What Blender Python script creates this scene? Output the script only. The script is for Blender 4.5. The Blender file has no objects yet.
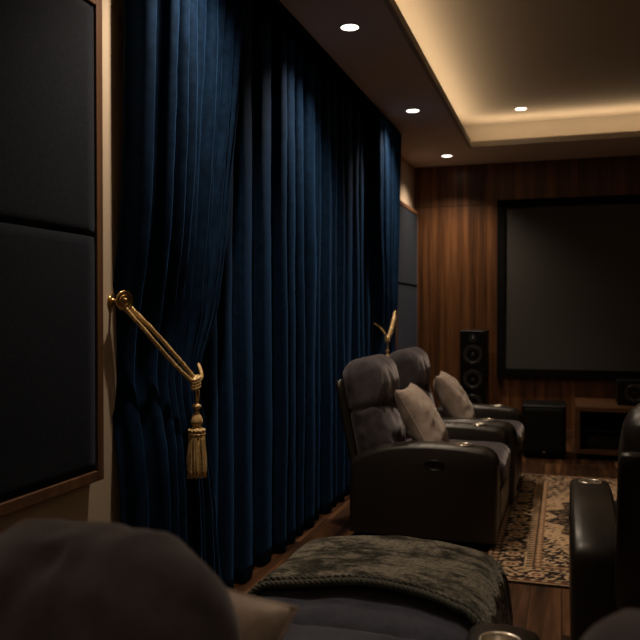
import bpy, bmesh, math, random
from mathutils import Vector, Matrix, noise as mn
random.seed(7)
PI = math.pi
C = bpy.context.scene.collection
SC = bpy.context.scene

# ------------------------------------------------------------------ camera, world, exposure
cam_d = bpy.data.cameras.new('camera')
cam_d.sensor_width = 36.0
cam_d.lens = 767 / 640 * 36.0
cam_d.clip_start = 0.05
cam_d.dof.use_dof = True
cam_d.dof.focus_distance = 2.95
cam_d.dof.aperture_fstop = 3.4
cam = bpy.data.objects.new('camera', cam_d)
cam.location = (0, 0, 1.3)
cam.rotation_euler = (math.radians(90 - 0.75), 0, math.radians(17.58))
C.objects.link(cam)
SC.camera = cam
world = bpy.data.worlds.new('world')
SC.world = world
world.use_nodes = True
world.node_tree.nodes['Background'].inputs[0].default_value = (0.35, 0.42, 0.55, 1)
world.node_tree.nodes['Background'].inputs[1].default_value = 0.004
SC.view_settings.view_transform = 'Standard'
SC.view_settings.look = 'None'
SC.view_settings.gamma = 1.0
SC.view_settings.use_curve_mapping = False
SC.view_settings.exposure = 0.0

WARM = (1.0, 0.80, 0.60)
AMBER = (1.0, 0.74, 0.46)
SPOT_W = 80.0
TRAY_W = 37.0
COVE_W = 1.9

# room numbers
XL, XR, YB, YR = -1.54, 3.34, 8.25, -2.4
ZS, ZC = 2.84, 3.12           # soffit underside, tray ceiling
TX0, TX1, TY0, TY1 = -0.83, 2.63, -1.5, 7.38


def area(name, loc, sx, sy, w, rot, col):
    d = bpy.data.lights.new(name, 'AREA')
    d.shape = 'RECTANGLE'
    d.size, d.size_y = sx, sy
    d.energy = w
    d.color = col
    o = bpy.data.objects.new(name, d)
    o.location = loc
    o.rotation_euler = rot
    C.objects.link(o)
    return o


# cove strips lying on the ledge of the tray, shining up
cl = TY1 - TY0
cw = TX1 - TX0
area('cove_light', (TX0 - 0.10, (TY0 + TY1) / 2, 2.892), 0.03, cl, COVE_W * cl, (PI, 0, 0), AMBER)
area('cove_light', (TX1 + 0.10, (TY0 + TY1) / 2, 2.892), 0.03, cl, COVE_W * cl, (PI, 0, 0), AMBER)
area('cove_light', ((TX0 + TX1) / 2, TY1 + 0.10, 2.892), cw, 0.03, COVE_W * cw, (PI, 0, 0), AMBER)
area('cove_light', ((TX0 + TX1) / 2, TY0 - 0.10, 2.892), cw, 0.03, COVE_W * cw, (PI, 0, 0), AMBER)


# ------------------------------------------------------------------ materials
def mat(name, col, rough=0.6, metal=0.0, spec=0.5, sheen=0.0, sheen_col=None, sheen_rough=0.4, coat=0.0):
    m = bpy.data.materials.new(name)
    m.use_nodes = True
    b = m.node_tree.nodes['Principled BSDF']
    b.inputs['Base Color'].default_value = (*col, 1)
    b.inputs['Roughness'].default_value = rough
    b.inputs['Metallic'].default_value = metal
    b.inputs['Specular IOR Level'].default_value = spec
    b.inputs['Sheen Weight'].default_value = sheen
    b.inputs['Sheen Roughness'].default_value = sheen_rough
    b.inputs['Coat Weight'].default_value = coat
    if sheen_col:
        b.inputs['Sheen Tint'].default_value = (*sheen_col, 1)
    return m


def coords(m, scale=(1, 1, 1), kind='Object'):
    nt = m.node_tree
    tc = nt.nodes.new('ShaderNodeTexCoord')
    mp = nt.nodes.new('ShaderNodeMapping')
    mp.inputs['Scale'].default_value = scale
    nt.links.new(tc.outputs[kind], mp.inputs[0])
    return mp.outputs[0]


def noise_tex(m, vec, scale, detail=4, rough=0.6):
    n = m.node_tree.nodes.new('ShaderNodeTexNoise')
    n.inputs['Scale'].default_value = scale
    n.inputs['Detail'].default_value = detail
    n.inputs['Roughness'].default_value = rough
    m.node_tree.links.new(vec, n.inputs['Vector'])
    return n.outputs['Fac']


def ramp(m, fac, stops):
    r = m.node_tree.nodes.new('ShaderNodeValToRGB')
    e = r.color_ramp.elements
    while len(e) < len(stops):
        e.new(0.5)
    for k, (p, c) in enumerate(stops):
        e[k].position = p
        e[k].color = (*c, 1)
    m.node_tree.links.new(fac, r.inputs[0])
    return r.outputs[0]


def to_base(m, sock):
    m.node_tree.links.new(sock, m.node_tree.nodes['Principled BSDF'].inputs['Base Color'])


def bump(m, fac, strength, dist=0.002):
    b = m.node_tree.nodes.new('ShaderNodeBump')
    b.inputs['Strength'].default_value = strength
    b.inputs['Distance'].default_value = dist
    m.node_tree.links.new(fac, b.inputs['Height'])
    m.node_tree.links.new(b.outputs[0], m.node_tree.nodes['Principled BSDF'].inputs['Normal'])


def fabric(name, c0, c1, scale=9, sheen=0.5, sheen_col=(1, 1, 1), rough=0.9, weave=450, bs=0.5):
    m = mat(name, c0, rough, sheen=sheen, sheen_col=sheen_col, spec=0.15)
    v = coords(m)
    to_base(m, ramp(m, noise_tex(m, v, scale, 6, 0.7), [(0.35, c0), (0.65, c1)]))
    bump(m, noise_tex(m, v, weave, 2), bs, 0.0015)
    return m


def math_node(m, op, a, b=None):
    n = m.node_tree.nodes.new('ShaderNodeMath')
    n.operation = op
    for k, x in enumerate((a, b)):
        if x is None:
            continue
        if isinstance(x, (int, float)):
            n.inputs[k].default_value = x
        else:
            m.node_tree.links.new(x, n.inputs[k])
    return n.outputs[0]


M = {}
M['navy'] = fabric('navy_velvet', (0.0019, 0.0086, 0.024), (0.0044, 0.0178, 0.048), 22, 0.12, (0.12, 0.38, 1.0), 0.85, 380, 0.4)
M['navy'].node_tree.nodes['Principled BSDF'].inputs['Specular IOR Level'].default_value = 0.06
M['charcoal'] = fabric('charcoal_fabric', (0.042, 0.036, 0.041), (0.072, 0.063, 0.071), 10, 0.35, (1, 0.92, 0.95), 0.9, 500, 0.5)
M['slate'] = fabric('slate_fabric', (0.028, 0.031, 0.045), (0.054, 0.057, 0.077), 12, 0.3, (0.9, 0.9, 1), 0.9, 400, 0.6)
M['beige'] = fabric('beige_velvet', (0.29, 0.225, 0.19), (0.45, 0.365, 0.31), 11, 0.4, (1, 0.9, 0.8), 0.85, 400, 0.4)
M['acoustic'] = fabric('acoustic_cloth', (0.006, 0.0085, 0.014), (0.010, 0.0135, 0.021), 60, 0.06, (0.6, 0.7, 1), 0.95, 260, 0.9)
M['leather'] = mat('dark_leather', (0.0125, 0.0098, 0.0068), 0.38, spec=0.5)
v = coords(M['leather'])
bump(M['leather'], noise_tex(M['leather'], v, 160, 3), 0.25, 0.001)
M['plaster'] = mat('beige_plaster', (0.60, 0.49, 0.37), 0.85, spec=0.2)
v = coords(M['plaster'])
bump(M['plaster'], noise_tex(M['plaster'], v, 90, 4), 0.15, 0.001)
M['ceil'] = mat('taupe_ceiling_paint', (0.78, 0.66, 0.58), 0.9, spec=0.2)
M['tray'] = mat('cream_tray_paint', (0.46, 0.40, 0.33), 0.9, spec=0.2)
M['black'] = mat('black_satin', (0.004, 0.004, 0.004), 0.35, spec=0.3)
M['matte'] = mat('black_matte', (0.004, 0.004, 0.004), 0.85, spec=0.12)
M['cone'] = mat('speaker_cone', (0.03, 0.028, 0.027), 0.22)
M['grille'] = mat('speaker_grille', (0.005, 0.005, 0.005), 0.8, spec=0.15)
M['screen'] = mat('projection_surface', (0.075, 0.072, 0.068), 0.8, spec=0.1)
M['chrome'] = mat('polished_metal', (0.85, 0.78, 0.68), 0.3, 1.0)
M['brass'] = mat('aged_brass', (0.62, 0.42, 0.17), 0.28, 1.0)
M['gold'] = mat('gold_cord', (0.50, 0.33, 0.13), 0.32, 0.2, sheen=0.3, sheen_col=(1, 0.8, 0.5))
v = coords(M['gold'])
to_base(M['gold'], ramp(M['gold'], noise_tex(M['gold'], v, 120, 2), [(0.3, (0.60, 0.38, 0.15)), (0.7, (0.95, 0.70, 0.34))]))
M['lamp'] = mat('lit_lens', (1, 1, 1))
_b = M['lamp'].node_tree.nodes['Principled BSDF']
_b.inputs['Emission Color'].default_value = (1, 0.90, 0.74, 1)
_b.inputs['Emission Strength'].default_value = 5.0
M['trimring'] = mat('white_trim_ring', (0.6, 0.55, 0.48), 0.5)
M['led'] = mat('led_strip', (1, 1, 1))
_b = M['led'].node_tree.nodes['Principled BSDF']
_b.inputs['Emission Color'].default_value = (1, 0.75, 0.45, 1)
_b.inputs['Emission Strength'].default_value = 1.5


def wood(name, dark, mid, light, axis='z', rough=0.4, cell=0.0, coat=0.0):
    m = mat(name, mid, rough, coat=coat)
    s = {'z': (1, 1, 0.03), 'y': (1, 0.06, 1), 'x': (0.06, 1, 1)}[axis]
    vec = coords(m, s)
    if cell:
        # every board has its own grain: shift the pattern by a per-board number
        nt = m.node_tree
        tc = nt.nodes.new('ShaderNodeTexCoord')
        sp = nt.nodes.new('ShaderNodeSeparateXYZ')
        nt.links.new(tc.outputs['Object'], sp.inputs[0])
        idx = math_node(m, 'FLOOR', math_node(m, 'DIVIDE', sp.outputs['X'], cell))
        cb = nt.nodes.new('ShaderNodeCombineXYZ')
        nt.links.new(math_node(m, 'MULTIPLY', idx, 7.31), cb.inputs['Z'])
        nt.links.new(math_node(m, 'MULTIPLY', idx, 3.17), cb.inputs['Y'])
        va = nt.nodes.new('ShaderNodeVectorMath')
        nt.links.new(vec, va.inputs[0])
        nt.links.new(cb.outputs[0], va.inputs[1])
        vec = va.outputs[0]
    a = noise_tex(m, vec, 13, 6, 0.65)
    b = noise_tex(m, vec, 70, 4, 0.6)
    f = math_node(m, 'ADD', math_node(m, 'MULTIPLY', a, 0.7), math_node(m, 'MULTIPLY', b, 0.3))
    to_base(m, ramp(m, f, [(0.36, dark), (0.5, mid), (0.64, light)]))
    bump(m, b, 0.1, 0.001)
    return m


M['walnut'] = wood('walnut_veneer', (0.030, 0.013, 0.006), (0.115, 0.046, 0.017), (0.23, 0.100, 0.038), 'z', 0.34)
M['framewood'] = wood('walnut_frame', (0.06, 0.028, 0.013), (0.13, 0.062, 0.030), (0.20, 0.10, 0.05), 'z', 0.45)
M['console'] = wood('walnut_console', (0.045, 0.020, 0.009), (0.085, 0.038, 0.017), (0.13, 0.060, 0.027), 'x', 0.4)


def floor_mat():
    m = mat('walnut_floorboards', (0.1, 0.05, 0.02), 0.33)
    nt = m.node_tree
    tc = nt.nodes.new('ShaderNodeTexCoord')
    mp = nt.nodes.new('ShaderNodeMapping')
    mp.inputs['Rotation'].default_value = (0, 0, PI / 2)
    nt.links.new(tc.outputs['Object'], mp.inputs[0])
    br = nt.nodes.new('ShaderNodeTexBrick')
    br.inputs['Scale'].default_value = 1.0
    br.inputs['Brick Width'].default_value = 1.35
    br.inputs['Row Height'].default_value = 0.14
    br.inputs['Mortar Size'].default_value = 0.0025
    br.inputs['Mortar Smooth'].default_value = 0.1
    br.offset = 0.37
    br.inputs['Color1'].default_value = (0.55, 0.55, 0.55, 1)
    br.inputs['Color2'].default_value = (1, 1, 1, 1)
    br.inputs['Mortar'].default_value = (0.28, 0.28, 0.28, 1)
    nt.links.new(mp.outputs[0], br.inputs['Vector'])
    g = coords(m, (1, 0.07, 1))
    va = nt.nodes.new('ShaderNodeVectorMath')
    nt.links.new(g, va.inputs[0])
    sc = nt.nodes.new('ShaderNodeVectorMath')
    sc.operation = 'SCALE'
    sc.inputs['Scale'].default_value = 13.0
    nt.links.new(br.outputs['Color'], sc.inputs[0])
    nt.links.new(sc.outputs[0], va.inputs[1])
    a = noise_tex(m, va.outputs[0], 14, 6, 0.65)
    col = ramp(m, a, [(0.36, (0.022, 0.009, 0.004)), (0.5, (0.085, 0.036, 0.015)), (0.66, (0.19, 0.086, 0.036))])
    mx = nt.nodes.new('ShaderNodeMix')
    mx.data_type = 'RGBA'
    mx.blend_type = 'MULTIPLY'
    mx.inputs['Factor'].default_value = 1.0
    nt.links.new(col, mx.inputs['A'])
    nt.links.new(br.outputs['Color'], mx.inputs['B'])
    to_base(m, mx.outputs['Result'])
    bump(m, br.outputs['Fac'], -0.4, 0.002)
    return m


M['floor'] = floor_mat()


def knit_mat():
    m = mat('olive_knit', (0.1, 0.095, 0.075), 0.9, spec=0.15, sheen=0.25, sheen_col=(1, 0.95, 0.8))
    v = coords(m)
    a = noise_tex(m, coords(m, (1.4, 3.2, 2)), 5.5, 5, 0.7)
    nt = m.node_tree
    w = nt.nodes.new('ShaderNodeTexVoronoi')
    w.inputs['Scale'].default_value = 72
    nt.links.new(coords(m, (1, 1.4, 1)), w.inputs['Vector'])
    c = ramp(m, a, [(0.44, (0.018, 0.018, 0.013)), (0.57, (0.23, 0.205, 0.16))])
    mx = nt.nodes.new('ShaderNodeMix')
    mx.data_type = 'RGBA'
    mx.blend_type = 'MULTIPLY'
    mx.inputs['Factor'].default_value = 0.75
    nt.links.new(c, mx.inputs['A'])
    nt.links.new(ramp(m, w.outputs['Distance'], [(0.05, (1, 1, 1)), (0.75, (0.25, 0.25, 0.25))]), mx.inputs['B'])
    to_base(m, mx.outputs['Result'])
    bump(m, math_node(m, 'MULTIPLY', w.outputs['Distance'], -1.0), 0.9, 0.005)
    return m


M['knit'] = knit_mat()
M['braid'] = mat('dark_olive_braid', (0.035, 0.036, 0.024), 0.8, sheen=0.3)


# ------------------------------------------------------------------ mesh helpers
def obj(name, bm, m, parent=None, smooth=False, bevel=0.0, seg=2, angle=35):
    me = bpy.data.meshes.new(name)
    bmesh.ops.recalc_face_normals(bm, faces=bm.faces[:])
    bm.to_mesh(me)
    bm.free()
    me.materials.append(m)
    if smooth:
        for p in me.polygons:
            p.use_smooth = True
    o = bpy.data.objects.new(name, me)
    C.objects.link(o)
    if parent:
        o.parent = parent
    if bevel:
        md = o.modifiers.new('bevel', 'BEVEL')
        md.width = bevel
        md.segments = seg
        md.limit_method = 'ANGLE'
        md.angle_limit = math.radians(angle)
    return o


def empty(name, loc=(0, 0, 0), rz=0.0):
    o = bpy.data.objects.new(name, None)
    o.empty_display_size = 0.1
    o.location = loc
    o.rotation_euler = (0, 0, rz)
    C.objects.link(o)
    return o


def tag(o, label, cat, group=None):
    o['label'] = label
    o['category'] = cat
    if group:
        o['group'] = group
    return o


def struct(o):
    o['kind'] = 'structure'
    return o


def copy_tree(o, parent=None):
    c = o.copy()
    C.objects.link(c)
    if parent:
        c.parent = parent
    for ch in list(o.children):
        copy_tree(ch, c)
    return c


def box(bm, x0, x1, y0, y1, z0, z1):
    vs = [bm.verts.new((x, y, z)) for z in (z0, z1) for y in (y0, y1) for x in (x0, x1)]
    for f in ((0, 1, 3, 2), (4, 6, 7, 5), (0, 4, 5, 1), (2, 3, 7, 6), (0, 2, 6, 4), (1, 5, 7, 3)):
        bm.faces.new([vs[i] for i in f])
    return bm


def BM():
    return bmesh.new()


def lathe(bm, prof, n=32, mtx=None, wave=None):
    """prof: list of (r, z) around the z axis"""
    rings = []
    for (r, z) in prof:
        if r < 1e-6:
            p = Vector((0, 0, z))
            rings.append([bm.verts.new(mtx @ p if mtx else p)])
            continue
        ring = []
        for k in range(n):
            a = 2 * PI * k / n
            rr = r * (1 + wave(a, z)) if wave else r
            p = Vector((rr * math.cos(a), rr * math.sin(a), z))
            ring.append(bm.verts.new(mtx @ p if mtx else p))
        rings.append(ring)
    for a, b in zip(rings, rings[1:]):
        if len(a) == 1 and len(b) == 1:
            continue
        for k in range(n):
            k2 = (k + 1) % n
            if len(a) == 1:
                bm.faces.new((a[0], b[k], b[k2]))
            elif len(b) == 1:
                bm.faces.new((a[k], a[k2], b[0]))
            else:
                bm.faces.new((a[k], a[k2], b[k2], b[k]))
    return bm


def frames(pts):
    pts = [Vector(p) for p in pts]
    T = []
    for i in range(len(pts)):
        a = pts[max(i - 1, 0)]
        b = pts[min(i + 1, len(pts) - 1)]
        T.append((b - a).normalized())
    up = Vector((0, 0, 1)) if abs(T[0].z) < 0.9 else Vector((1, 0, 0))
    N = (up - T[0] * up.dot(T[0])).normalized()
    out = []
    for p, t in zip(pts, T):
        N = (N - t * N.dot(t)).normalized()
        out.append((p, t, N, t.cross(N)))
    return out


def tube(bm, pts, r, n=8, cap=True):
    rings = []
    fr = frames(pts)
    for i, (p, t, N, B) in enumerate(fr):
        rr = r(i / (len(fr) - 1)) if callable(r) else r
        rings.append([bm.verts.new(p + (N * math.cos(2 * PI * k / n) + B * math.sin(2 * PI * k / n)) * rr) for k in range(n)])
    for a, b in zip(rings, rings[1:]):
        for k in range(n):
            bm.faces.new((a[k], a[(k + 1) % n], b[(k + 1) % n], b[k]))
    if cap:
        bm.faces.new(rings[0][::-1])
        bm.faces.new(rings[-1])
    return bm


def resample(pts, step):
    pts = [Vector(p) for p in pts]
    # Catmull-Rom then even steps
    dense = []
    for i in range(len(pts) - 1):
        p0 = pts[max(i - 1, 0)]
        p1, p2 = pts[i], pts[i + 1]
        p3 = pts[min(i + 2, len(pts) - 1)]
        for k in range(16):
            t = k / 16
            dense.append(0.5 * ((2 * p1) + (p2 - p0) * t + (2 * p0 - 5 * p1 + 4 * p2 - p3) * t * t + (3 * p1 - p0 - 3 * p2 + p3) * t ** 3))
    dense.append(pts[-1])
    out = [dense[0]]
    acc = 0
    for a, b in zip(dense, dense[1:]):
        acc += (b - a).length
        if acc >= step:
            out.append(b)
            acc = 0
    if (out[-1] - dense[-1]).length > 1e-4:
        out.append(dense[-1])
    return out


def rope(bm, pts, r, pitch=0.03, strands=3, step=0.003, n=6):
    """twisted cord of a few strands"""
    fr = frames(resample(pts, step))
    for s in range(strands):
        path = []
        L = 0
        prev = fr[0][0]
        for (p, t, N, B) in fr:
            L += (p - prev).length
            prev = p
            a = 2 * PI * (L / pitch + s / strands)
            path.append(p + (N * math.cos(a) + B * math.sin(a)) * r * 0.60)
        tube(bm, path, r * 0.50, n)
    return bm


def pad(bm, c, h, r, n=16, puff=0.0, wr=0.0, wscale=6.0, deform=None, seed=0.0, wstretch=(1, 1, 1), axis=2):
    """soft rounded cushion: centre c, half sizes h, corner radius r"""
    hx, hy, hz = h
    r = min(r, min(h) * 0.999)
    idx = {}
    def vert(p):
        key = tuple(round(a * n) for a in p)
        if key in idx:
            return idx[key]
        q = Vector((p[0] * hx, p[1] * hy, p[2] * hz))
        cl_ = Vector((max(-hx + r, min(hx - r, q.x)), max(-hy + r, min(hy - r, q.y)), max(-hz + r, min(hz - r, q.z))))
        d = q - cl_
        if d.length > 1e-9:
            d.normalize()
            q = cl_ + d * r
            nrm = d
        else:
            nrm = Vector((p[0] if abs(p[0]) == 1 else 0, p[1] if abs(p[1]) == 1 else 0, p[2] if abs(p[2]) == 1 else 0)).normalized()
        ax = [i for i in range(3) if i != axis]
        e = (1 - min(1, abs(q[ax[0]] / h[ax[0]])) ** 2) * (1 - min(1, abs(q[ax[1]] / h[ax[1]])) ** 2)
        q[axis] += puff * e * (1 if p[axis] > 0 else -1) * abs(p[axis])
        if wr:
            s = Vector((q.x * wstretch[0], q.y * wstretch[1], q.z * wstretch[2])) * wscale + Vector((seed, seed * 1.7, 0))
            w = mn.noise(s) + 0.5 * mn.noise(s * 2.1)
            w = -abs(w) * 1.6 + 0.4
            q += nrm * wr * w
        if deform:
            q = deform(q)
        vtx = bm.verts.new(Vector(c) + q)
        idx[key] = vtx
        return vtx
    for a in range(3):
        b1, b2 = (a + 1) % 3, (a + 2) % 3
        for s in (-1, 1):
            for i in range(n):
                for j in range(n):
                    vs = []
                    for (di, dj) in ((0, 0), (1, 0), (1, 1), (0, 1)):
                        p = [0, 0, 0]
                        p[a] = s
                        p[b1] = -1 + 2 * (i + di) / n
                        p[b2] = -1 + 2 * (j + dj) / n
                        vs.append(vert(p))
                    if len(set(vs)) == 4:
                        bm.faces.new(vs)
    return bm


def rot_x(bm, pivot, ang):
    bmesh.ops.rotate(bm, verts=bm.verts[:], cent=pivot, matrix=Matrix.Rotation(ang, 3, 'X'))


# ------------------------------------------------------------------ the room
b = box(BM(), XL - 0.1, XR + 0.1, YR - 0.1, YB + 0.1, -0.1, 0.0)
struct(obj('floor', b, M['floor']))
struct(obj('wall_left', box(BM(), XL - 0.12, XL, YR, YB, 0, ZS), M['plaster']))
struct(obj('wall_right', box(BM(), XR, XR + 0.12, YR, YB, 0, ZS), M['acoustic']))
struct(obj('wall_rear', box(BM(), XL - 0.12, XR + 0.12, YR - 0.12, YR, 0, ZS), M['acoustic']))
# back wall: veneer panels with fine shadow gaps
b = box(BM(), XL - 0.12, XR + 0.12, YB + 0.02, YB + 0.12, 0, ZS + 0.4)
x = XL
k = 0
while x < XR:
    x1 = min(x + 0.765, XR)
    box(b, x + 0.002, x1 - 0.002, YB, YB + 0.022, 0.0, 2.405)
    box(b, x + 0.002, x1 - 0.002, YB, YB + 0.022, 2.411, ZS)
    x = x1
wb = struct(obj('wall_back', b, M['walnut']))
# upper ceiling of the tray and the lowered soffit around it
struct(obj('ceiling', box(BM(), XL - 0.12, XR + 0.12, YR - 0.12, YB + 0.12, ZC, ZC + 0.1), M['tray']))
LD = 0.34  # ledge depth
b = BM()
box(b, XL - 0.12, TX0 - 0.03, YR - 0.12, YB + 0.12, ZS, ZS + 0.04)
box(b, TX1 + 0.03, XR + 0.12, YR - 0.12, YB + 0.12, ZS, ZS + 0.04)
box(b, TX0 - 0.03, TX1 + 0.03, TY1 + 0.03, YB + 0.12, ZS, ZS + 0.04)
box(b, TX0 - 0.03, TX1 + 0.03, YR - 0.12, TY0 - 0.03, ZS, ZS + 0.04)
struct(obj('ceiling', b, M['ceil']))
b = BM()
box(b, TX0 - 0.03, TX0, TY0 - 0.03, TY1 + 0.03, ZS - 0.001, ZS + 0.055)
box(b, TX1, TX1 + 0.03, TY0 - 0.03, TY1 + 0.03, ZS - 0.001, ZS + 0.055)
box(b, TX0, TX1, TY1, TY1 + 0.03, ZS - 0.001, ZS + 0.055)
box(b, TX0, TX1, TY0 - 0.03, TY0, ZS - 0.001, ZS + 0.055)
struct(obj('trim_1', b, M['tray'], bevel=0.004))
b = BM()
box(b, TX0 - LD - 0.03, TX0 - LD, TY0 - LD, TY1 + LD, ZS + 0.04, ZC)
box(b, TX1 + LD, TX1 + LD + 0.03, TY0 - LD, TY1 + LD, ZS + 0.04, ZC)
box(b, TX0 - LD, TX1 + LD, TY1 + LD, TY1 + LD + 0.03, ZS + 0.04, ZC)
box(b, TX0 - LD, TX1 + LD, TY0 - LD - 0.03, TY0 - LD, ZS + 0.04, ZC)
struct(obj('trim_2', b, M['tray']))
b = BM()
box(b, TX0 - 0.125, TX0 - 0.075, TY0 - 0.1, TY1 + 0.1, ZS + 0.04, ZS + 0.045)
box(b, TX0 - 0.075, TX1 + 0.1, TY1 + 0.075, TY1 + 0.125, ZS + 0.04, ZS + 0.045)
box(b, TX1 + 0.075, TX1 + 0.125, TY0 - 0.1, TY1 + 0.075, ZS + 0.04, ZS + 0.045)
struct(obj('trim_3', b, M['led']))
for nm, bb in (('baseboard_left', (XL, XL + 0.015, YR, YB, 0, 0.09)), ('baseboard_right', (XR - 0.015, XR, YR, YB, 0, 0.09)),
               ('baseboard_back', (XL + 0.015, XR - 0.015, YB - 0.015, YB, 0, 0.07))):
    struct(obj(nm, box(BM(), *bb), M['framewood'] if 'back' in nm else M['plaster'], bevel=0.004))


# ------------------------------------------------------------------ downlights
def make_downlight(w, ang, col=WARM):
    t = empty('downlight')
    bm = BM()
    lathe(bm, [(0.047, -0.001), (0.048, -0.0065), (0.052, -0.008), (0.056, -0.005), (0.057, 0.0)], 40)
    obj('trim_ring', bm, M['trimring'], t, True)
    bm = BM()
    lathe(bm, [(0.0, -0.003), (0.048, -0.006)], 32)
    obj('lens', bm, M['lamp'], t)
    d = bpy.data.lights.new('spot', 'SPOT')
    d.energy = w
    d.color = col
    d.spot_size = math.radians(ang)
    d.spot_blend = 1.0
    d.shadow_soft_size = 0.03
    o = bpy.data.objects.new('lamp_light', d)
    o.location = (0, 0, -0.02)
    C.objects.link(o)
    o.parent = t
    return t


GL = 'recessed downlights in the ceiling'
dl = make_downlight(SPOT_W, 124)
spots = [
    (-1.11, 4.04, ZS, 'round lit downlight in the soffit nearest the camera, high above the middle of the curtain'),
    (-1.11, 5.87, ZS, 'round lit downlight in the soffit, middle one of the row along the curtain'),
    (-1.11, 7.69, ZS, 'round lit downlight in the soffit corner close to the walnut wall'),
    (-1.11, 2.50, ZS, 'round lit downlight above the tied-back end of the curtain, out of view'),
    (-1.11, -1.20, ZS, 'round lit downlight above the left foreground recliner, out of view'),
    (2.91, 2.21, ZS, 'added fill downlight by the right wall above the second row, out of view'),
    (2.91, 5.87, ZS, 'added fill downlight by the right wall beside the rug, out of view'),
]
dr = make_downlight(SPOT_W * 0.8, 62)  # narrow fill lamps added on the unseen right side to light the room
for i, (x, y, z, lb) in enumerate(spots):
    o = dl if i == 0 else (dr if i == 5 else copy_tree(dl if i < 5 else dr))
    o.location = (x, y, z)
    tag(o, lb, 'ceiling light', GL)
dt = make_downlight(TRAY_W, 66)
for i, (x, y, lb) in enumerate([(-0.37, 7.17, 'round lit downlight inside the glowing ceiling tray'),
                                (0.95, 4.3, 'round lit downlight in the ceiling tray above the rug, out of view'),
                                (0.55, 1.2, 'round lit downlight in the ceiling tray above the foreground row, out of view')]):
    o = dt if i == 0 else copy_tree(dt)
    o.location = (x, y, ZC)
    tag(o, lb, 'ceiling light', GL)


# ------------------------------------------------------------------ acoustic panels on the left wall
def acoustic_panel(y0, y1, z0, z1, label):
    fw, fd = 0.036, 0.055
    t = empty('acoustic_panel', (XL, (y0 + y1) / 2, z0))
    h = (y1 - y0) / 2
    H = z1 - z0
    bm = BM()
    box(bm, 0, fd, -h, -h + fw, 0, H)
    box(bm, 0, fd, h - fw, h, 0, H)
    box(bm, 0, fd, -h + fw, h - fw, 0, fw)
    box(bm, 0, fd, -h + fw, h - fw, H - fw, H)
    box(bm, 0, 0.012, -h + fw, h - fw, fw, H - fw)
    obj('wooden_frame', bm, M['framewood'], t, bevel=0.003)
    mid = H / 2 + 0.01
    for (a, c) in ((fw + 0.002, mid - 0.003), (mid + 0.003, H - fw - 0.002)):
        bm = BM()
        pad(bm, (0.03, 0, (a + c) / 2), (0.019, h - fw - 0.002, (c - a) / 2), 0.006, 24)
        obj('fabric_pad', bm, M['acoustic'], t, True)
    return tag(t, label, 'acoustic panel', 'framed acoustic panels on the left wall')


acoustic_panel(1.05, 2.258, 0.725, 2.35, 'large dark fabric acoustic panel in walnut frame at the left edge')
acoustic_panel(7.08, 8.20, 0.725, 2.35, 'far acoustic panel between the curtain end and the walnut wall')


# ------------------------------------------------------------------ curtains
def lerp_table(tab, z):
    tab = sorted(tab)
    if z <= tab[0][0]:
        return tab[0][1]
    for (a, va), (c, vc) in zip(tab, tab[1:]):
        if z <= c:
            f = (z - a) / (c - a)
            f = f * f * (3 - 2 * f) * 0.35 + f * 0.65
            return va + (vc - va) * f
    return tab[-1][1]


def curtain(name, yl, yr, xc, amp, nf, z0, z1, seed, res=16, nz=70, jit=0.35, skew=0.25, parent=None, off=None, pin=0):
    """yl, yr, xc, amp: tables over z; nf folds"""
    bm = BM()
    ns = nf * res
    rows = []
    # irregular fold widths
    rnd = random.Random(seed)
    ws = [1 + jit * (rnd.random() * 2 - 1) for _ in range(nf)]
    am = [0.62 + 0.66 * rnd.random() for _ in range(nf)]
    tot = sum(ws)
    cum = [0]
    for w in ws:
        cum.append(cum[-1] + w / tot)
    for iz in range(nz + 1):
        z = z0 + (z1 - z0) * iz / nz
        a0, a1 = lerp_table(yl, z), lerp_table(yr, z)
        X, A = lerp_table(xc, z), lerp_table(amp, z)
        row = []
        for i in range(ns + 1):
            f = min(i // res, nf - 1)
            ph = (i - f * res) / res
            s = cum[f] + (cum[f + 1] - cum[f]) * ph
            amp_i = am[f]
            # rounded crest, tight valley
            c = math.cos(2 * PI * (ph - 0.5))
            prof = 0.5 + 0.5 * c
            prof = prof ** 0.75
            sway = 0.10 * mn.noise(Vector((f * 1.7, z * 0.8, seed)))
            d = A * amp_i * (prof * 2 - 1)
            if pin:
                # folds near the wall hang plumb, the free edge is drawn in
                wt = lerp_table(yr, z1) - lerp_table(yl, z1)
                kk = (a1 - a0) / wt
                y = a0 + wt * (s - (1 - kk) * s ** pin)
                wfold = wt * (cum[f + 1] - cum[f]) * (1 - (1 - kk) * pin * s ** (pin - 1))
            else:
                y = a0 + (a1 - a0) * s
                wfold = (a1 - a0) * (cum[f + 1] - cum[f])
            y += wfold * skew * math.sin(2 * PI * ph * 2) * 0.5
            y += wfold * sway * math.sin(PI * ph)
            d += A * 0.35 * mn.noise(Vector((s * nf * 0.9, z * 1.3, seed + 4)))
            d += 0.003 * mn.noise(Vector((s * 40, z * 9, seed)))
            if off:
                o1, tie_part = off(s, z)
                y *= 1 + 0.6 * min(1, 3 * s) * tie_part / (X + d)
                d += o1
            row.append(bm.verts.new((X + d, y, z)))
        rows.append(row)
    for a, c in zip(rows, rows[1:]):
        for i in range(ns):
            bm.faces.new((a[i], a[i + 1], c[i + 1], c[i]))
    o = obj(name, bm, M['navy'], parent, True)
    md = o.modifiers.new('thickness', 'SOLIDIFY')
    md.thickness = 0.003
    md.offset = 0
    return o


# straight middle curtain
o = curtain('curtain', [(0, 2.72), (2.8, 2.72)], [(0, 6.30), (2.8, 6.30)], [(0, -1.468), (2.8, -1.466)], [(0, 0.046), (1.4, 0.044), (2.8, 0.040)],
            19, 0.012, 2.80, 3.3, res=16, nz=40, jit=0.4)
tag(o, 'long straight navy velvet curtain hanging in even folds between the two tied drapes', 'curtain')
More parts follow.
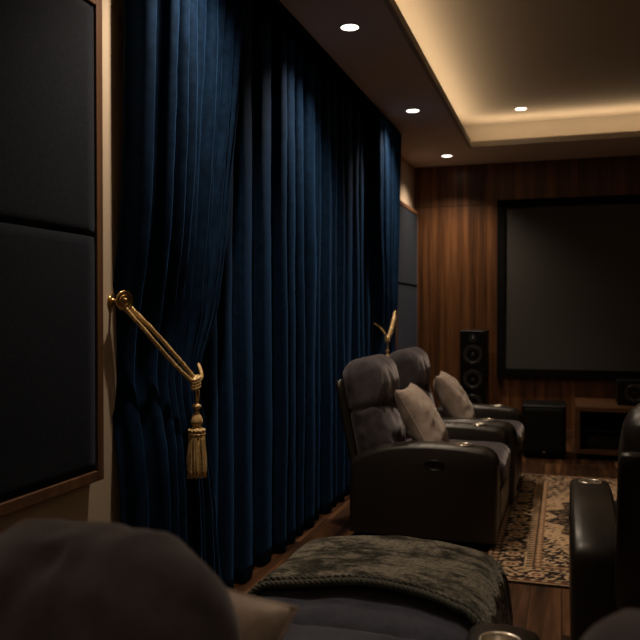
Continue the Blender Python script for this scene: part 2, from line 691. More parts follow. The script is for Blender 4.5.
# left tied drape
YRt = [(2.8, 3.16), (2.22, 3.10), (1.64, 2.99), (1.34, 2.90), (1.06, 2.755), (0.98, 2.745), (0.8, 2.79), (0.5, 2.88), (0, 2.98)]
def left_off(s, z):
    # a flat return at the wall, then the bunch follows the slant of the rope round the tie
    e = min(1, s / 0.13)
    ret = -0.085 * (1 - e * e * (3 - 2 * e))
    tie = math.exp(-((z - 1.15) / 0.36) ** 2)
    tp = -0.09 * tie * (1 - s) ** 1.4
    return ret * (1 - 0.3 * tie) + tp, tp


o = curtain('curtain', [(0, 2.345), (0.6, 2.385), (1.05, 2.40), (2.8, 2.405)], YRt,
            [(0, -1.385), (0.8, -1.385), (1.03, -1.395), (1.35, -1.385), (2.8, -1.365)],
            [(0, 0.034), (0.8, 0.030), (1.03, 0.020), (1.35, 0.032), (2.8, 0.042)],
            10, 0.012, 2.80, 8.1, res=18, nz=110, jit=0.3, off=left_off, pin=1.7)
tag(o, 'navy velvet drape at the left, swept aside by the large gold tassel tieback', 'curtain')
# right tied drape
o = curtain('curtain', [(0, 5.75), (0.5, 5.85), (1.08, 5.98), (1.4, 5.86), (2.0, 5.72), (2.8, 5.62)], [(0, 6.52), (2.8, 6.50)],
            [(0, -1.375), (1.08, -1.40), (1.4, -1.385), (2.8, -1.365)],
            [(0, 0.035), (1.08, 0.024), (1.4, 0.034), (2.8, 0.042)],
            9, 0.012, 2.80, 5.7, res=14, nz=70, jit=0.3)
tag(o, 'navy velvet drape at the far end, tied back near the walnut wall', 'curtain')
b = BM()
box(b, -1.475, -1.35, 2.44, 6.53, 2.805, 2.84)
tag(obj('curtain_track', b, M['matte'], bevel=0.003), 'dark ceiling track that the navy curtains hang from', 'curtain track')


# ------------------------------------------------------------------ tiebacks
def hook(loc, label):
    t = empty('tieback_hook', loc)
    ry = Matrix.Rotation(PI / 2, 4, 'Y')
    bm = BM()
    lathe(bm, [(0, 0), (0.020, 0), (0.021, 0.004), (0.014, 0.008), (0.007, 0.012), (0.0065, 0.045), (0.010, 0.052)], 28, ry)
    obj('stem', bm, M['brass'], t, True)
    bm = BM()
    lathe(bm, [(0, 0.050), (0.018, 0.051), (0.032, 0.054), (0.036, 0.058), (0.035, 0.063), (0.030, 0.064), (0.027, 0.060), (0.022, 0.060),
               (0.020, 0.064), (0.016, 0.065), (0.013, 0.061), (0.010, 0.063), (0.009, 0.069), (0.004, 0.073), (0, 0.074)], 36, ry,
          wave=lambda a, z: 0.03 * math.cos(12 * a))
    bmesh.ops.rotate(bm, verts=bm.verts[:], cent=(0.05, 0, 0), matrix=Matrix.Rotation(math.radians(-22), 3, 'Z'))
    obj('rosette', bm, M['brass'], t, True)
    return tag(t, label, 'curtain hook', 'brass tieback hooks')


def tassel(parent, kx, ky, kz, s=1.0):
    base = Matrix.Translation((kx, ky, 0))
    def P(l):
        return [(r * s, kz + z * s) for r, z in l]
    bm = BM()
    # loops from the knot to the tassel
    for sg in (-1, 1):
        rope(bm, [(kx, ky + 0.012 * s * sg, kz - 0.010 * s), (kx + 0.004, ky + 0.010 * s * sg, kz - 0.04 * s), (kx, ky + 0.002 * sg, kz - 0.085 * s)], 0.0045 * s, 0.014, 2, 0.003, 5)
    obj('tassel_cord', bm, M['gold'], parent, True)
    bm = BM()
    lathe(bm, P([(0, -0.076), (0.008, -0.077), (0.016, -0.083), (0.017, -0.090), (0.012, -0.096), (0.007, -0.101), (0.008, -0.108), (0.013, -0.117),
                 (0.020, -0.130), (0.0235, -0.143), (0.0225, -0.153), (0.015, -0.162), (0.019, -0.168), (0.027, -0.174), (0.030, -0.184), (0.028, -0.196), (0.010, -0.198), (0, -0.198)]), 36, base,
          wave=lambda a, z: 0.05 * math.cos(16 * a + z * 60))
    obj('tassel_head', bm, M['gold'], parent, True)
    # netted collar
    bm = BM()
    for q in range(2):
        pts = []
        for k in range(49):
            a = 2 * PI * k / 48
            pts.append((kx + 0.030 * s * math.cos(a), ky + 0.030 * s * math.sin(a), kz - (0.178 + 0.014 * q) * s + 0.003 * s * math.sin(12 * a + q * PI)))
        tube(bm, pts, 0.0035 * s, 5, False)
    obj('tassel_collar', bm, M['gold'], parent, True)
    bm = BM()
    rnd = random.Random(3)
    for layer, (n, r0, r1) in enumerate(((34, 0.0275, 0.036), (24, 0.020, 0.027), (12, 0.010, 0.014))):
        for k in range(n):
            a = 2 * PI * (k + 0.5 * layer + rnd.uniform(-0.15, 0.15)) / n
            L = (0.355 + rnd.uniform(-0.008, 0.006))
            tw = rnd.uniform(-0.22, 0.22)
            pts = []
            for j in range(8):
                f = j / 7
                rr = r0 + (r1 - r0) * math.sin(f * PI * 0.55) + 0.001 * math.sin(9 * f + k)
                aa = a + tw * f
                pts.append((kx + rr * s * math.cos(aa), ky + rr * s * math.sin(aa), kz - (0.19 + (L - 0.19) * f) * s))
            tube(bm, pts, 0.0034 * s, 6)
    fr = obj('tassel_fringe', bm, M['gold'], parent, True)
    fr['kind'] = 'stuff'


# left tieback
HX, HY, HZ = XL, 2.385, 1.333
hook((HX, HY, HZ), 'brass rosette hook on the beige wall beside the left drape')
t = empty('curtain_tieback', (-1.335, 2.64, 0.66))
K = Vector((-1.338, 2.645, 1.024))
o_ = t.location


def rel(p, t):
    return Vector(p) - t.location


bm = BM()
hk = Vector((XL + 0.045, HY, HZ))
rope(bm, [rel(q, t) for q in [hk + Vector((0.0, -0.004, 0.012)), hk + Vector((0.0, 0.012, 0.0)), (-1.428, 2.466, 1.238), (-1.370, 2.570, 1.118), K + Vector((0, 0.0, 0.012))]], 0.0088, 0.036)
rope(bm, [rel(q, t) for q in [hk + Vector((0.0, -0.004, 0.012)), hk + Vector((0.004, -0.012, -0.008)), (-1.432, 2.455, 1.215), (-1.373, 2.562, 1.088), K + Vector((0, -0.006, -0.004))]], 0.0088, 0.036)
rope(bm, [rel(q, t) for q in [K, (-1.330, 2.680, 1.035), (-1.348, 2.715, 1.06), (-1.40, 2.775, 1.10), (-1.45, 2.785, 1.13)]], 0.007, 0.030)
obj('rope', bm, M['gold'], t, True)
bm = BM()
kr = rel(K, t)
for q in range(4):
    pts = []
    for k in range(25):
        a = 2 * PI * k / 24
        pts.append(kr + Vector((0.012 * math.sin(a) + 0.002, 0.020 * math.cos(a), 0.020 * math.cos(a) * 0.3 - 0.018 + q * 0.011)))
    tube(bm, pts, 0.0075, 7, False)
pad(bm, kr, (0.014, 0.02, 0.024), 0.013, 8)
obj('knot', bm, M['gold'], t, True)
tassel(t, kr.x + 0.006, kr.y, kr.z - 0.005)
tag(t, 'large gold rope tieback with hanging tassel across the near left drape', 'curtain tieback', 'gold rope tiebacks')

# right tieback
hook((XL, 6.86, 1.385), 'small brass hook on the wall past the far end of the curtain')
t = empty('curtain_tieback', (-1.335, 5.99, 0.72))
K = Vector((-1.335, 5.99, 1.065))
bm = BM()
hk = Vector((XL + 0.048, 6.86, 1.385))
rope(bm, [rel(q, t) for q in [hk, (-1.42, 6.66, 1.34), (-1.36, 6.36, 1.26), (-1.333, 6.12, 1.15), K]], 0.013, 0.034, 3, 0.006)
rope(bm, [rel(q, t) for q in [hk, (-1.42, 6.66, 1.31), (-1.36, 6.36, 1.22), (-1.333, 6.12, 1.12), K]], 0.013, 0.034, 3, 0.006)
rope(bm, [rel(q, t) for q in [K, (-1.345, 5.95, 1.11), (-1.39, 5.93, 1.17), (-1.46, 5.95, 1.20)]], 0.008, 0.034, 3, 0.006)
obj('rope', bm, M['gold'], t, True)
bm = BM()
kr = rel(K, t)
pad(bm, kr, (0.02, 0.026, 0.03), 0.018, 8)
obj('knot', bm, M['gold'], t, True)
tassel(t, kr.x, kr.y, kr.z - 0.005)
tag(t, 'gold rope tieback on the far drape, seen above the recliners', 'curtain tieback', 'gold rope tiebacks')


# ------------------------------------------------------------------ projection screen and media wall
t = empty('projection_screen', (0.895, YB, 0.605))
W, H, fw = 1.555, 1.84, 0.085
bm = BM()
box(bm, -W, -W + fw, -0.05, 0, 0, H)
box(bm, W - fw, W, -0.05, 0, 0, H)
box(bm, -W + fw, W - fw, -0.05, 0, 0, fw)
box(bm, -W + fw, W - fw, -0.05, 0, H - fw, H)
obj('frame', bm, M['matte'], t, bevel=0.006)
obj('screen_surface', box(BM(), -W + fw, W - fw, -0.03, -0.002, fw, H - fw), M['screen'], t)
tag(t, 'wide unlit grey projection screen in thick black frame on the walnut wall', 'projection screen')


def driver(parent, name, loc, r, kind='cone'):
    mx = Matrix.Translation(loc) @ Matrix.Rotation(PI / 2, 4, 'X')
    bm = BM()
    if kind == 'dome':
        lathe(bm, [(r, 0), (r, 0.006), (r * 0.85, 0.007), (r * 0.6, 0.002), (r * 0.42, 0.004), (r * 0.3, 0.012), (0, 0.017)], 28, mx)
    else:
        lathe(bm, [(r, 0), (r, 0.008), (r * 0.93, 0.011), (r * 0.87, 0.006), (r * 0.82, 0.010), (r * 0.76, 0.008), (r * 0.30, -0.02), (r * 0.27, -0.008), (r * 0.15, 0.0), (0, 0.003)], 36, mx)
    return obj(name, bm, M['cone'], parent, True)


t = empty('tower_speaker', (-0.84, 7.60, 0))
bm = BM()
box(bm, -0.125, 0.125, 0, 0.36, 0.03, 1.10)
obj('cabinet', bm, M['black'], t, bevel=0.008)
bm = BM()
box(bm, -0.15, 0.15, -0.02, 0.38, 0.0, 0.03)
obj('plinth', bm, M['matte'], t, bevel=0.005)
driver(t, 'tweeter', (0, -0.001, 1.02), 0.035, 'dome')
driver(t, 'woofer', (0, -0.001, 0.86), 0.095)
driver(t, 'woofer', (0, -0.001, 0.62), 0.095)
driver(t, 'woofer', (0, -0.001, 0.38), 0.095)
tag(t, 'tall black tower speaker standing against the walnut wall left of the screen', 'speaker')

t = empty('subwoofer', (-0.155, 6.96, 0))
bm = BM()
box(bm, -0.185, 0.185, 0, 0.42, 0.02, 0.465)
obj('cabinet', bm, M['black'], t, bevel=0.012, seg=3)
bm = BM()
pad(bm, (0, -0.008, 0.24), (0.165, 0.012, 0.20), 0.010, 10)
obj('grille', bm, M['grille'], t, True)
bm = BM()
lathe(bm, [(0, 0.0), (0.010, 0), (0.010, 0.004), (0, 0.005)], 16, Matrix.Translation((0, -0.020, 0.062)) @ Matrix.Rotation(PI / 2, 4, 'X'))
obj('badge', bm, M['chrome'], t)
for sx in (-1, 1):
    for y in (0.05, 0.37):
        bm = BM()
        lathe(bm, [(0, 0), (0.018, 0), (0.018, 0.022), (0, 0.022)], 14, Matrix.Translation((sx * 0.15, y, 0)))
        obj('foot', bm, M['matte'], t)
tag(t, 'square black subwoofer on the floor left of the media console', 'subwoofer')

t = empty('media_console', (0.9, 7.02, 0))
hw, dp, hh = 0.79, 0.72, 0.46
bm = BM()
box(bm, -hw, hw, 0, dp, hh - 0.04, hh)
obj('top_board', bm, M['console'], t, bevel=0.003)
for sx in (-1, 1):
    obj('side_panel', box(BM(), sx * hw - (0.035 if sx > 0 else 0), sx * hw + (0.035 if sx < 0 else 0), 0, dp, 0.05, hh - 0.0405), M['console'], t, bevel=0.002)
obj('bottom_board', box(BM(), -hw + 0.036, hw - 0.036, 0, dp, 0.05, 0.085), M['console'], t, bevel=0.002)
obj('back_panel', box(BM(), -hw + 0.036, hw - 0.036, dp - 0.012, dp, 0.086, hh - 0.041), M['matte'], t)
for x in (-0.26, 0.26):
    obj('divider', box(BM(), x - 0.012, x + 0.012, 0.02, dp - 0.013, 0.086, hh - 0.041), M['matte'], t)
obj('shelf', box(BM(), -hw + 0.036, -0.273, 0.04, dp - 0.013, 0.24, 0.255), M['matte'], t)
obj('plinth', box(BM(), -hw + 0.05, hw - 0.05, 0.03, dp - 0.03, 0.0, 0.0495), M['matte'], t)
tag(t, 'low walnut media console with open dark compartments below the screen', 'media console')
t = empty('av_receiver', (0.40, 7.10, 0.0865))
obj('case', box(BM(), -0.20, 0.20, 0, 0.35, 0.008, 0.115), M['black'], t, bevel=0.004)
for x in (-0.14, 0.14):
    bm = BM()
    lathe(bm, [(0.020, 0), (0.020, 0.012), (0.016, 0.015), (0, 0.015)], 20, Matrix.Translation((x, 0, 0.065)) @ Matrix.Rotation(PI / 2, 4, 'X'))
    obj('knob', bm, M['black'], t)
for sx in (-1, 1):
    for y in (0.04, 0.3):
        obj('foot', box(BM(), sx * 0.16 - 0.015, sx * 0.16 + 0.015, y - 0.015, y + 0.015, 0, 0.008), M['matte'], t)
tag(t, 'black receiver with two knobs inside the dark bay of the media console', 'receiver')

t = empty('center_speaker', (0.9, 7.22, 0.461))
bm = BM()
box(bm, -0.44, 0.44, 0, 0.30, 0, 0.215)
obj('cabinet', bm, M['black'], t, bevel=0.008)
for x in (-0.30, 0.30):
    driver(t, 'woofer', (x, -0.001, 0.108), 0.082)
driver(t, 'tweeter', (0, -0.001, 0.15), 0.03, 'dome')
driver(t, 'midrange', (0, -0.001, 0.075), 0.045)
tag(t, 'black centre speaker lying on the media console under the screen', 'speaker')


# ------------------------------------------------------------------ rug
def rug():
    x0, x1, y0, y1 = -0.375, 1.13, 3.74, 6.24
    W, L = x1 - x0, y1 - y0
    step = 0.0085
    nx, ny = int(W / step), int(L / step)
    me = bpy.data.meshes.new('rug')
    verts, cols = [], []
    cream = (0.62, 0.42, 0.25)
    tan = (0.36, 0.22, 0.115)
    dark = (0.022, 0.016, 0.014)
    rust = (0.20, 0.075, 0.035)
    def mix(a, c, f):
        return tuple(p * (1 - f) + q * f for p, q in zip(a, c))
    def floral(u, w, sc):
        # scrolling vines and rosettes on a lattice
        q = Vector((u * sc, w * sc, 0))
        wv = math.sin(q.x * 2.2 + 1.4 * math.sin(q.y * 1.7)) * math.cos(q.y * 2.4 + 1.3 * math.sin(q.x * 1.5))
        wv += 0.5 * math.sin(q.x * 5.3 + q.y * 2.0) * math.sin(q.y * 4.7 - q.x)
        return wv + 0.35 * mn.noise(q * 2.0)
    cx, cy = W / 2, L / 2
    for j in range(ny + 1):
        for i in range(nx + 1):
            x, y = W * i / nx, L * j / ny
            ex, ey = min(x, W - x), min(y, L - y)
            e = min(ex, ey) / 0.66
            u = abs(x - cx)
            w = abs(y - cy)
            along = y if ex < ey else x
            if e < 0.012:
                c = dark
            elif e < 0.030:
                c = tan
            elif e < 0.042:
                c = dark
            elif e < 0.085:
                c = cream if math.sin(along * 110) * math.cos((e - 0.063) * 70) > 0.15 else rust
                c = mix(c, dark, 0.2)
            elif e < 0.098:
                c = dark
            elif e < 0.285:
                f = floral(along, e * 0.66, 30)
                m_ = math.cos(along * 2 * PI / 0.26)
                ros = math.hypot(((along % 0.17) - 0.085) / 0.66, (e - 0.19) * 1.0)
                if ros < 0.035:
                    c = rust if ros > 0.014 else cream
                elif ros < 0.062:
                    c = cream
                elif ros < 0.072:
                    c = dark
                else:
                    c = cream if f > 0.28 else (tan if f > 0.12 else dark)
            elif e < 0.298:
                c = cream
            elif e < 0.350:
                c = mix(tan, cream, 0.5) if math.sin(along * 150) > -0.2 else dark
                if abs(e - 0.324) > 0.018:
                    c = tan
            elif e < 0.362:
                c = dark
            elif e < 0.415:
                c = cream if abs(math.sin(along * 60) * 0.016) > abs(e - 0.388) else rust
                c = mix(c, tan, 0.35)
            elif e < 0.425:
                c = dark
            else:
                # field with medallion and corner pieces
                r = math.hypot(u / 0.72, w / 0.85)
                ang = math.atan2(w, u)
                rr = r * (1 + 0.10 * math.cos(12 * ang))
                f = floral(u, w, 34)
                corner = (u / (cx - 0.28)) ** 1.3 + (w / (cy - 0.28)) ** 1.3
                if rr < 0.25:
                    c = cream if f > 0.0 else rust
                elif rr < 0.32:
                    c = dark
                elif rr < 0.62:
                    c = dark if f < 0.45 else tan
                elif rr < 0.70:
                    c = cream
                elif corner > 1.38:
                    c = dark if f < 0.15 else cream
                else:
                    c = cream if f > -0.35 else (dark if f < -0.62 else tan)
            nz_ = 0.82 + 0.3 * mn.noise(Vector((x * 60, y * 60, 1)))
            fade = 1.0 + 0.15 * mn.noise(Vector((x * 3, y * 3, 5)))
            c = tuple(max(0, a * nz_ * fade) for a in c)
            verts.append((x - W / 2, y - L / 2, 0.011 + 0.0006 * mn.noise(Vector((x * 90, y * 90, 2)))))
            cols.append((*c, 1))
    faces = []
    for j in range(ny):
        for i in range(nx):
            a = j * (nx + 1) + i
            faces.append((a, a + 1, a + nx + 2, a + nx + 1))
    # edge band down to the floor
    def rim(ids):
        base = len(verts)
        for q in ids:
            v_ = verts[q]
            verts.append((v_[0] * 1.002, v_[1] * 1.002, 0.001))
            cols.append((*dark, 1))
        for k_ in range(len(ids) - 1):
            faces.append((ids[k_], ids[k_ + 1], base + k_ + 1, base + k_))
    rim(list(range(nx, -1, -1)))
    rim([ny * (nx + 1) + i for i in range(nx + 1)])
    rim([j * (nx + 1) for j in range(ny + 1)])
    rim([j * (nx + 1) + nx for j in range(ny, -1, -1)])
    me.from_pydata(verts, [], faces)
    ca = me.color_attributes.new('woven', 'FLOAT_COLOR', 'POINT')
    flat = [a for c in cols for a in c]
    ca.data.foreach_set('color', flat)
    m = mat('woven_rug', cream, 0.95, spec=0.1, sheen=0.2)
    at = m.node_tree.nodes.new('ShaderNodeAttribute')
    at.attribute_name = 'woven'
    to_base(m, at.outputs['Color'])
    bump(m, noise_tex(m, coords(m), 300, 2), 0.5, 0.002)
    me.materials.append(m)
    o = bpy.data.objects.new('area_rug', me)
    o.location = ((x0 + x1) / 2, (y0 + y1) / 2, 0)
    C.objects.link(o)
    return tag(o, 'patterned oriental rug in cream, rust and black on the wooden floor', 'rug')


rug()


# ------------------------------------------------------------------ recliners
def arc(cx, cy, r, a0, a1, n):
    return [(cx + r * math.cos(math.radians(a0 + (a1 - a0) * k / n)), cy + r * math.sin(math.radians(a0 + (a1 - a0) * k / n))) for k in range(n + 1)]


ARM_W = 0.168
ARM_TOP = [(0.012, 0.445), (0.04, 0.470), (0.09, 0.497), (0.16, 0.522), (0.24, 0.542), (0.34, 0.555), (0.46, 0.560), (0.58, 0.558), (0.66, 0.553), (0.715, 0.548)]


def arm_z(y):
    for (a, za), (c, zc) in zip(ARM_TOP, ARM_TOP[1:]):
        if a <= y <= c:
            return za + (zc - za) * (y - a) / (c - a)
    return 0.54


def make_arm(cup_y=0.635):
    prof = [(0.0, 0.05), (0.0, 0.40), (0.003, 0.425)] + ARM_TOP + arc(0.735, 0.463, 0.083, 84, 0, 9) + [(0.820, 0.40), (0.820, 0.25), (0.815, 0.05)]
    bm = BM()
    lay = []
    # cross rings over the width give a softly domed top
    ws = [(-1, 0.022), (-0.93, 0.008), (-0.8, 0.002), (-0.5, -0.003), (0, -0.006), (0.5, -0.003), (0.8, 0.002), (0.93, 0.008), (1, 0.022)]
    cy_, cz_ = 0.41, 0.30
    for (wx, ins) in ws:
        ring = []
        for (y, z) in prof:
            d = Vector((y - cy_, z - cz_))
            f = ins
            yy = y - (f if y > cy_ else -f) * min(1, abs(d.x) / 0.38) ** 3
            zz = z - f * (1 if z > 0.3 else 0)
            ring.append(bm.verts.new((wx * ARM_W / 2, yy, zz)))
        lay.append(ring)
    n = len(prof)
    for a, c in zip(lay, lay[1:]):
        for k in range(n):
            bm.faces.new((a[k], a[(k + 1) % n], c[(k + 1) % n], c[k]))
    bm.faces.new(lay[0][::-1])
    bm.faces.new(lay[-1])
    bmesh.ops.recalc_face_normals(bm, faces=bm.faces[:])
    me0 = bpy.data.meshes.new('arm')
    bm.to_mesh(me0)
    bm.free()
    ob = bpy.data.objects.new('arm_blank', me0)
    C.objects.link(ob)
    cb = BM()
    lathe(cb, [(0, 0.485), (0.044, 0.485), (0.044, 0.62), (0, 0.62)], 32, Matrix.Translation((0, cup_y, 0)))
    bmesh.ops.recalc_face_normals(cb, faces=cb.faces[:])
    mc = bpy.data.meshes.new('cutter')
    cb.to_mesh(mc)
    cb.free()
    oc = bpy.data.objects.new('cutter', mc)
    C.objects.link(oc)
    md = ob.modifiers.new('hole', 'BOOLEAN')
    md.object = oc
    md.operation = 'DIFFERENCE'
    dg = bpy.context.evaluated_depsgraph_get()
    me = bpy.data.meshes.new_from_object(ob.evaluated_get(dg))
    bpy.data.objects.remove(ob)
    bpy.data.objects.remove(oc)
    me.materials.clear()
    me.materials.append(M['leather'])
    for p in me.polygons:
        p.use_smooth = True
    me.set_sharp_from_angle(angle=math.radians(40))
    me.name = 'arm'
    return me


ARM_ME = make_arm()


def make_recliner(loc, rz, seat_w=0.62, arms=(-1, 1), lean=11.0, back_len=0.628, open_rest=False, back_mat='charcoal', seat_mat='charcoal', shell_mat='leather', name='recliner', panel=True, head_w=None, head_dx=0.0, taper=0.07):
    t = empty(name, loc, rz)
    hs = seat_w / 2
    hw = head_w or hs
    for sx in arms:
        a = bpy.data.objects.new('arm', ARM_ME)
        a.location = (sx * (hs + ARM_W / 2 + 0.001), 0, 0)
        C.objects.link(a)
        a.parent = t
        bm = BM()
        zc = arm_z(0.635) + 0.006
        lathe(bm, [(0.040, -0.07), (0.0405, 0.0), (0.0425, 0.003), (0.047, 0.003), (0.0495, 0.0), (0.048, -0.002), (0.0430, -0.003), (0.0425, -0.071)], 40, Matrix.Translation((0, 0.635, zc)))
        lathe(bm, [(0.0, -0.068), (0.0405, -0.068)], 40, Matrix.Translation((0, 0.635, zc)))
        obj('cup_holder', bm, M['chrome'], a, True)
        if panel:
            bm = BM()
            lathe(bm, [(0, -0.002), (1, -0.002), (1, 0.003), (0.93, 0.005), (0.86, 0.004), (0.8, 0.002), (0, 0.002)], 32, Matrix.Translation((sx * ARM_W / 2, 0.485, 0.452)) @ Matrix.Rotation(sx * PI / 2, 4, 'Y') @ Matrix.Diagonal((0.030, 0.058, 1, 1)))
            obj('control_panel', bm, M['black'], a, True)
            for q in (-0.018, 0.018):
                bm = BM()
                lathe(bm, [(0.0, 0), (0.009, 0), (0.009, 0.003), (0, 0.0035)], 16, Matrix.Translation((sx * (ARM_W / 2 + 0.002), 0.485 + q, 0.452)) @ Matrix.Rotation(sx * PI / 2, 4, 'Y'))
                obj('button', bm, M['black'], a)
    # base and feet
    obj('base', box(BM(), -hs + 0.002, hs - 0.002, 0.05, 0.74, 0.06, 0.30), M['matte'], t, bevel=0.01)
    for sx in (-1, 1):
        for y in (0.10, 0.68):
            bm = BM()
            lathe(bm, [(0, 0), (0.022, 0), (0.026, 0.058), (0, 0.06)], 16, Matrix.Translation((sx * (hs - 0.05), y, 0)))
            obj('foot', bm, M['matte'], t)
    # seat
    bm = BM()
    pad(bm, (0, 0.50, 0.385), (hs - 0.004, 0.345, 0.085), 0.07, 22, puff=0.022, wr=0.006, wscale=7, seed=1.0)
    obj('seat', bm, M[seat_mat], t, True)
    # back assembly, built upright then leaned about the pivot
    piv = Vector((0, 0.16, 0.40))
    ang = math.radians(lean)
    top = 0.40 + back_len
    hz = 0.165
    bm = BM()
    pad(bm, (0, 0.10, (0.40 + top - 2 * hz) / 2 + 0.02), (min(hw, hs) - 0.012, 0.085, (back_len - 2 * hz) / 2 + 0.055), 0.07, 20, puff=0.045, wr=0.012, wscale=5, seed=2.0, wstretch=(1, 1, 1.6), axis=1)
    rot_x(bm, piv, ang)
    obj('backrest', bm, M[back_mat], t, True)
    bm = BM()
    def head(q):
        f = max(0.0, -q.z / hz)
        q.y += 0.02 * (1 - f)
        q.x *= 1 - taper * max(0, q.z / hz) ** 2
        return q
    pad(bm, (head_dx, 0.09, top - hz), (hw - 0.012, 0.105, hz), 0.088, 30, puff=0.03, wr=0.010, wscale=5.5, seed=5.0 + loc[0], wstretch=(1.6, 1, 0.7), axis=1, deform=head)
    rot_x(bm, piv, ang)
    obj('headrest', bm, M[back_mat], t, True)
    bm = BM()
    pad(bm, (0, -0.02, (0.22 + top - 0.10) / 2), (hw + 0.002, 0.024, (top - 0.10 - 0.22) / 2), 0.022, 16)
    rot_x(bm, piv, ang)
    obj('back_shell', bm, M[shell_mat], t, True)
    # footrest
    if open_rest:
        bm = BM()
        pad(bm, (0, 1.165, 0.385), (hs + 0.010, 0.342, 0.075), 0.065, 24, puff=0.034, wr=0.004, wscale=5, seed=3.0)
        obj('footrest', bm, M[seat_mat], t, True)
        for sx in (-1, 1):
            bm = BM()
            tube(bm, [(sx * (hs - 0.08), 0.70, 0.15), (sx * (hs - 0.08), 0.98, 0.24), (sx * (hs - 0.08), 1.2, 0.335)], 0.012, 8)
            tube(bm, [(sx * (hs - 0.10), 0.70, 0.25), (sx * (hs - 0.10), 0.95, 0.20), (sx * (hs - 0.10), 1.35, 0.335)], 0.010, 8)
            obj('linkage', bm, M['matte'], t, True)
    else:
        bm = BM()
        pad(bm, (0, 0.775, 0.20), (hs - 0.006, 0.045, 0.125), 0.04, 16, puff=0.015, axis=1)
        obj('footrest', bm, M['leather'], t, True)
    return t


GR = 'reclining cinema seats'
R90 = -PI / 2
tag(make_recliner((-1.15, 4.645, 0), R90), 'charcoal recliner with dark leather arms in front of the curtain, nearer of the pair', 'recliner', GR)
tag(make_recliner((-1.115, 5.66, 0), R90), 'farther charcoal recliner of the pair, its headrest right of the far tassel', 'recliner', GR)
tag(make_recliner((-0.545, 1.11, 0), 0, seat_w=0.66, lean=32, back_len=0.70, open_rest=True, seat_mat='slate', head_w=0.23, head_dx=-0.105, taper=0.42),
    'foreground recliner at lower left with footrest out and knitted throw on it', 'recliner', GR)
tag(make_recliner((0.51, 2.86, 0), 0, lean=21, back_len=0.64, back_mat='leather', head_w=0.335), 'dark recliner at the right edge seen from behind, facing the screen', 'recliner', GR)
tag(make_recliner((0.295, 1.12, 0), 0, seat_w=0.61, arms=(1,), lean=34, back_len=0.67, seat_mat='slate'),
    'dark recliner at the bottom right corner of the picture, just its back top showing', 'recliner', GR)


# ------------------------------------------------------------------ pillows
def make_pillow(s=0.225, th=0.10, seed=0.0):
    bm = BM()
    n = 34
    grid = {}
    for side in (1, -1):
        for i in range(n + 1):
            for j in range(n + 1):
                u, w = -1 + 2 * i / n, -1 + 2 * j / n
                edge = i in (0, n) or j in (0, n)
                if edge and side == -1:
                    grid[(side, i, j)] = grid[(1, i, j)]
                    continue
                # corners stay pointed, sides pull in
                px = u * (1 - 0.09 * (1 - w * w))
                py = w * (1 - 0.09 * (1 - u * u))
                h = max(0.0, (1 - u * u)) ** 0.5 * max(0.0, (1 - w * w)) ** 0.5
                z = th * h ** 0.8
                wr = mn.noise(Vector((u * 2.6 + seed, w * 2.6, side * 3.0))) * 0.016 - abs(mn.noise(Vector((u * 3.5 + w * 2, w * 1.5 - u, seed + 9)))) * 0.022
                grid[(side, i, j)] = bm.verts.new((px * s, py * s, side * (z + wr * h)))
        for i in range(n):
            for j in range(n):
                f = [grid[(side, i, j)], grid[(side, i + 1, j)], grid[(side, i + 1, j + 1)], grid[(side, i, j + 1)]]
                bm.faces.new(f)
    return bm


GP = 'beige velvet throw pillows'


def pillow(loc, rot, label, s=0.225, th=0.10, seed=0.0, spin=0.0):
    spin = Matrix.Rotation(math.radians(spin), 3, 'Z')
    bm = make_pillow(s, th, seed)
    bmesh.ops.rotate(bm, verts=bm.verts[:], cent=(0, 0, 0), matrix=spin)
    me_o = obj('throw_pillow', bm, M['beige'], None, True)
    me_o.location = loc
    me_o.rotation_mode = 'XYZ'
    me_o.rotation_euler = rot
    # seam cord as a part
    bm = BM()
    pts = []
    n = 34
    for (a, c) in [((-1, -1), (1, -1)), ((1, -1), (1, 1)), ((1, 1), (-1, 1)), ((-1, 1), (-1, -1))]:
        for k in range(n):
            u = a[0] + (c[0] - a[0]) * k / n
            w = a[1] + (c[1] - a[1]) * k / n
            pts.append(Vector((u * (1 - 0.09 * (1 - w * w)) * s, w * (1 - 0.09 * (1 - u * u)) * s, 0)))
    pts.append(pts[0])
    tube(bm, [spin @ p for p in pts], 0.0035, 6, False)
    obj('piping', bm, M['beige'], me_o, True)
    return tag(me_o, label, 'pillow', GP)


# chairs face +x: the pillow leans back with its top toward -x
pillow((-0.80, 4.57, 0.635), (0, math.radians(60), 0), 'beige velvet pillow leaning on the nearer charcoal recliner', seed=1.0, s=0.235)
pillow((-0.745, 5.58, 0.635), (0, math.radians(60), math.radians(4)), 'beige velvet pillow leaning on the farther charcoal recliner', seed=6.0, s=0.235)
pillow((-0.645, 1.08, 0.69), (math.radians(60), math.radians(0), math.radians(-6)), 'blurred beige pillow in the foreground recliner at lower left', s=0.205, th=0.11, seed=11.0, spin=-11)


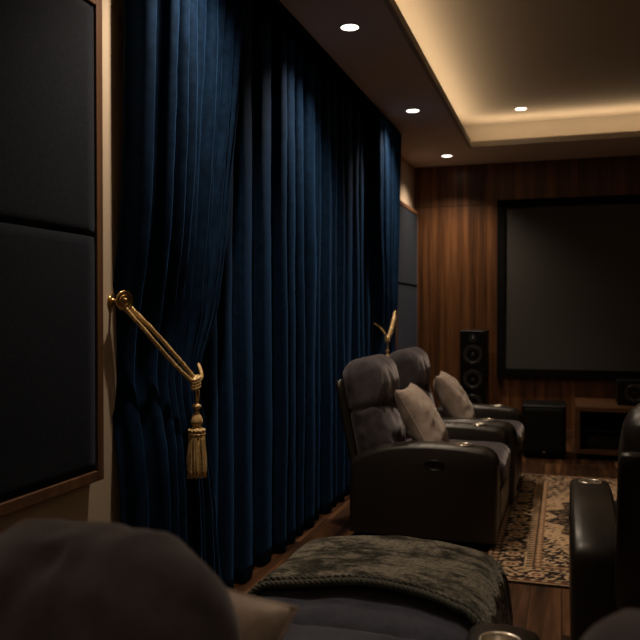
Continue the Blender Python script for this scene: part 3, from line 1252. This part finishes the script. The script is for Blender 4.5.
# ------------------------------------------------------------------ knitted throw over the open footrest
def throw():
    hw, yn, yf, zt = 0.352, 2.06, 2.64, 0.468
    cx = -0.54
    r = 0.075
    def wrap(d):
        # arc-length past the edge -> (outward, down)
        if d <= 0:
            return d, 0.0
        q = d / r
        if q < PI / 2:
            return r * math.sin(q), r * (1 - math.cos(q))
        return r + 0.012 * min(1, (d - r * PI / 2) / 0.1), r + (d - r * PI / 2)
    sx = 0.395 + 0.16
    y_end = 2.672 + 0.16
    NX, NY = 150, 84
    def P(i, j, lift=0.0):
        a = -sx + 2 * sx * i / NX
        y0 = yn + 0.045 * math.sin(a * 5 + 1.0) - 0.14 * max(0, a - 0.05) + 0.20 * max(0, -a - 0.12) + 0.03 * mn.noise(Vector((a * 6, 0, 2)))
        b_ = y0 + (y_end - y0) * j / NY
        ox, dz1 = wrap(abs(a) - (hw - r))
        X = (hw - r + ox) if abs(a) > hw - r else abs(a)
        X = math.copysign(X, a)
        oy, dz2 = wrap(b_ - (yf - r))
        Y = (yf - r + oy) if b_ > yf - r else b_
        dz = max(dz1, dz2) + 0.35 * min(dz1, dz2)
        # folds
        q = Vector((a * 3.0, b_ * 7.0, 0.3))
        w = 0.013 * mn.noise(q) + 0.009 * abs(mn.noise(q * 2.2))
        w += 0.010 * math.exp(-((b_ - y0 - 0.10) / 0.03) ** 2) * (0.6 + mn.noise(Vector((a * 4, 3, 0))))
        w = max(w, -0.004)
        hang = min(1, dz / 0.1)
        out = 0.014 * math.sin(a * 22 + b_ * 4) * hang if dz2 > dz1 else 0.014 * math.sin(b_ * 24 + 1) * hang
        out = abs(out)
        crown = 0.045 * max(0, 1 - (X / hw) ** 2)
        Z = zt + crown - dz + (w + 0.007) * (1 - hang) + lift
        if dz1 >= dz2 and dz1 > 0:
            X += math.copysign(out, a)
        elif dz2 > 0:
            Y += out
        return Vector((cx + X, Y, Z))
    t = empty('throw_blanket', (cx, 2.4, zt))
    bm = BM()
    rows = [[bm.verts.new(P(i, j) - t.location) for i in range(NX + 1)] for j in range(NY + 1)]
    for a, c in zip(rows, rows[1:]):
        for i in range(NX):
            bm.faces.new((a[i], a[i + 1], c[i + 1], c[i]))
    o = obj('knit_cloth', bm, M['knit'], t, True)
    md = o.modifiers.new('thickness', 'SOLIDIFY')
    md.thickness = 0.006
    md.offset = 1
    bm = BM()
    pts = [P(i, 0, 0.009) - t.location for i in range(0, NX + 1)]
    rope(bm, pts, 0.011, 0.045, 3, 0.008, 6)
    pts = [P(i, 4, 0.010) - t.location for i in range(0, NX + 1)]
    rope(bm, pts, 0.008, 0.04, 2, 0.008, 6)
    obj('braided_edge', bm, M['braid'], t, True)
    tag(t, 'dark olive knitted throw with braided edge over the foreground footrest', 'blanket')


throw()
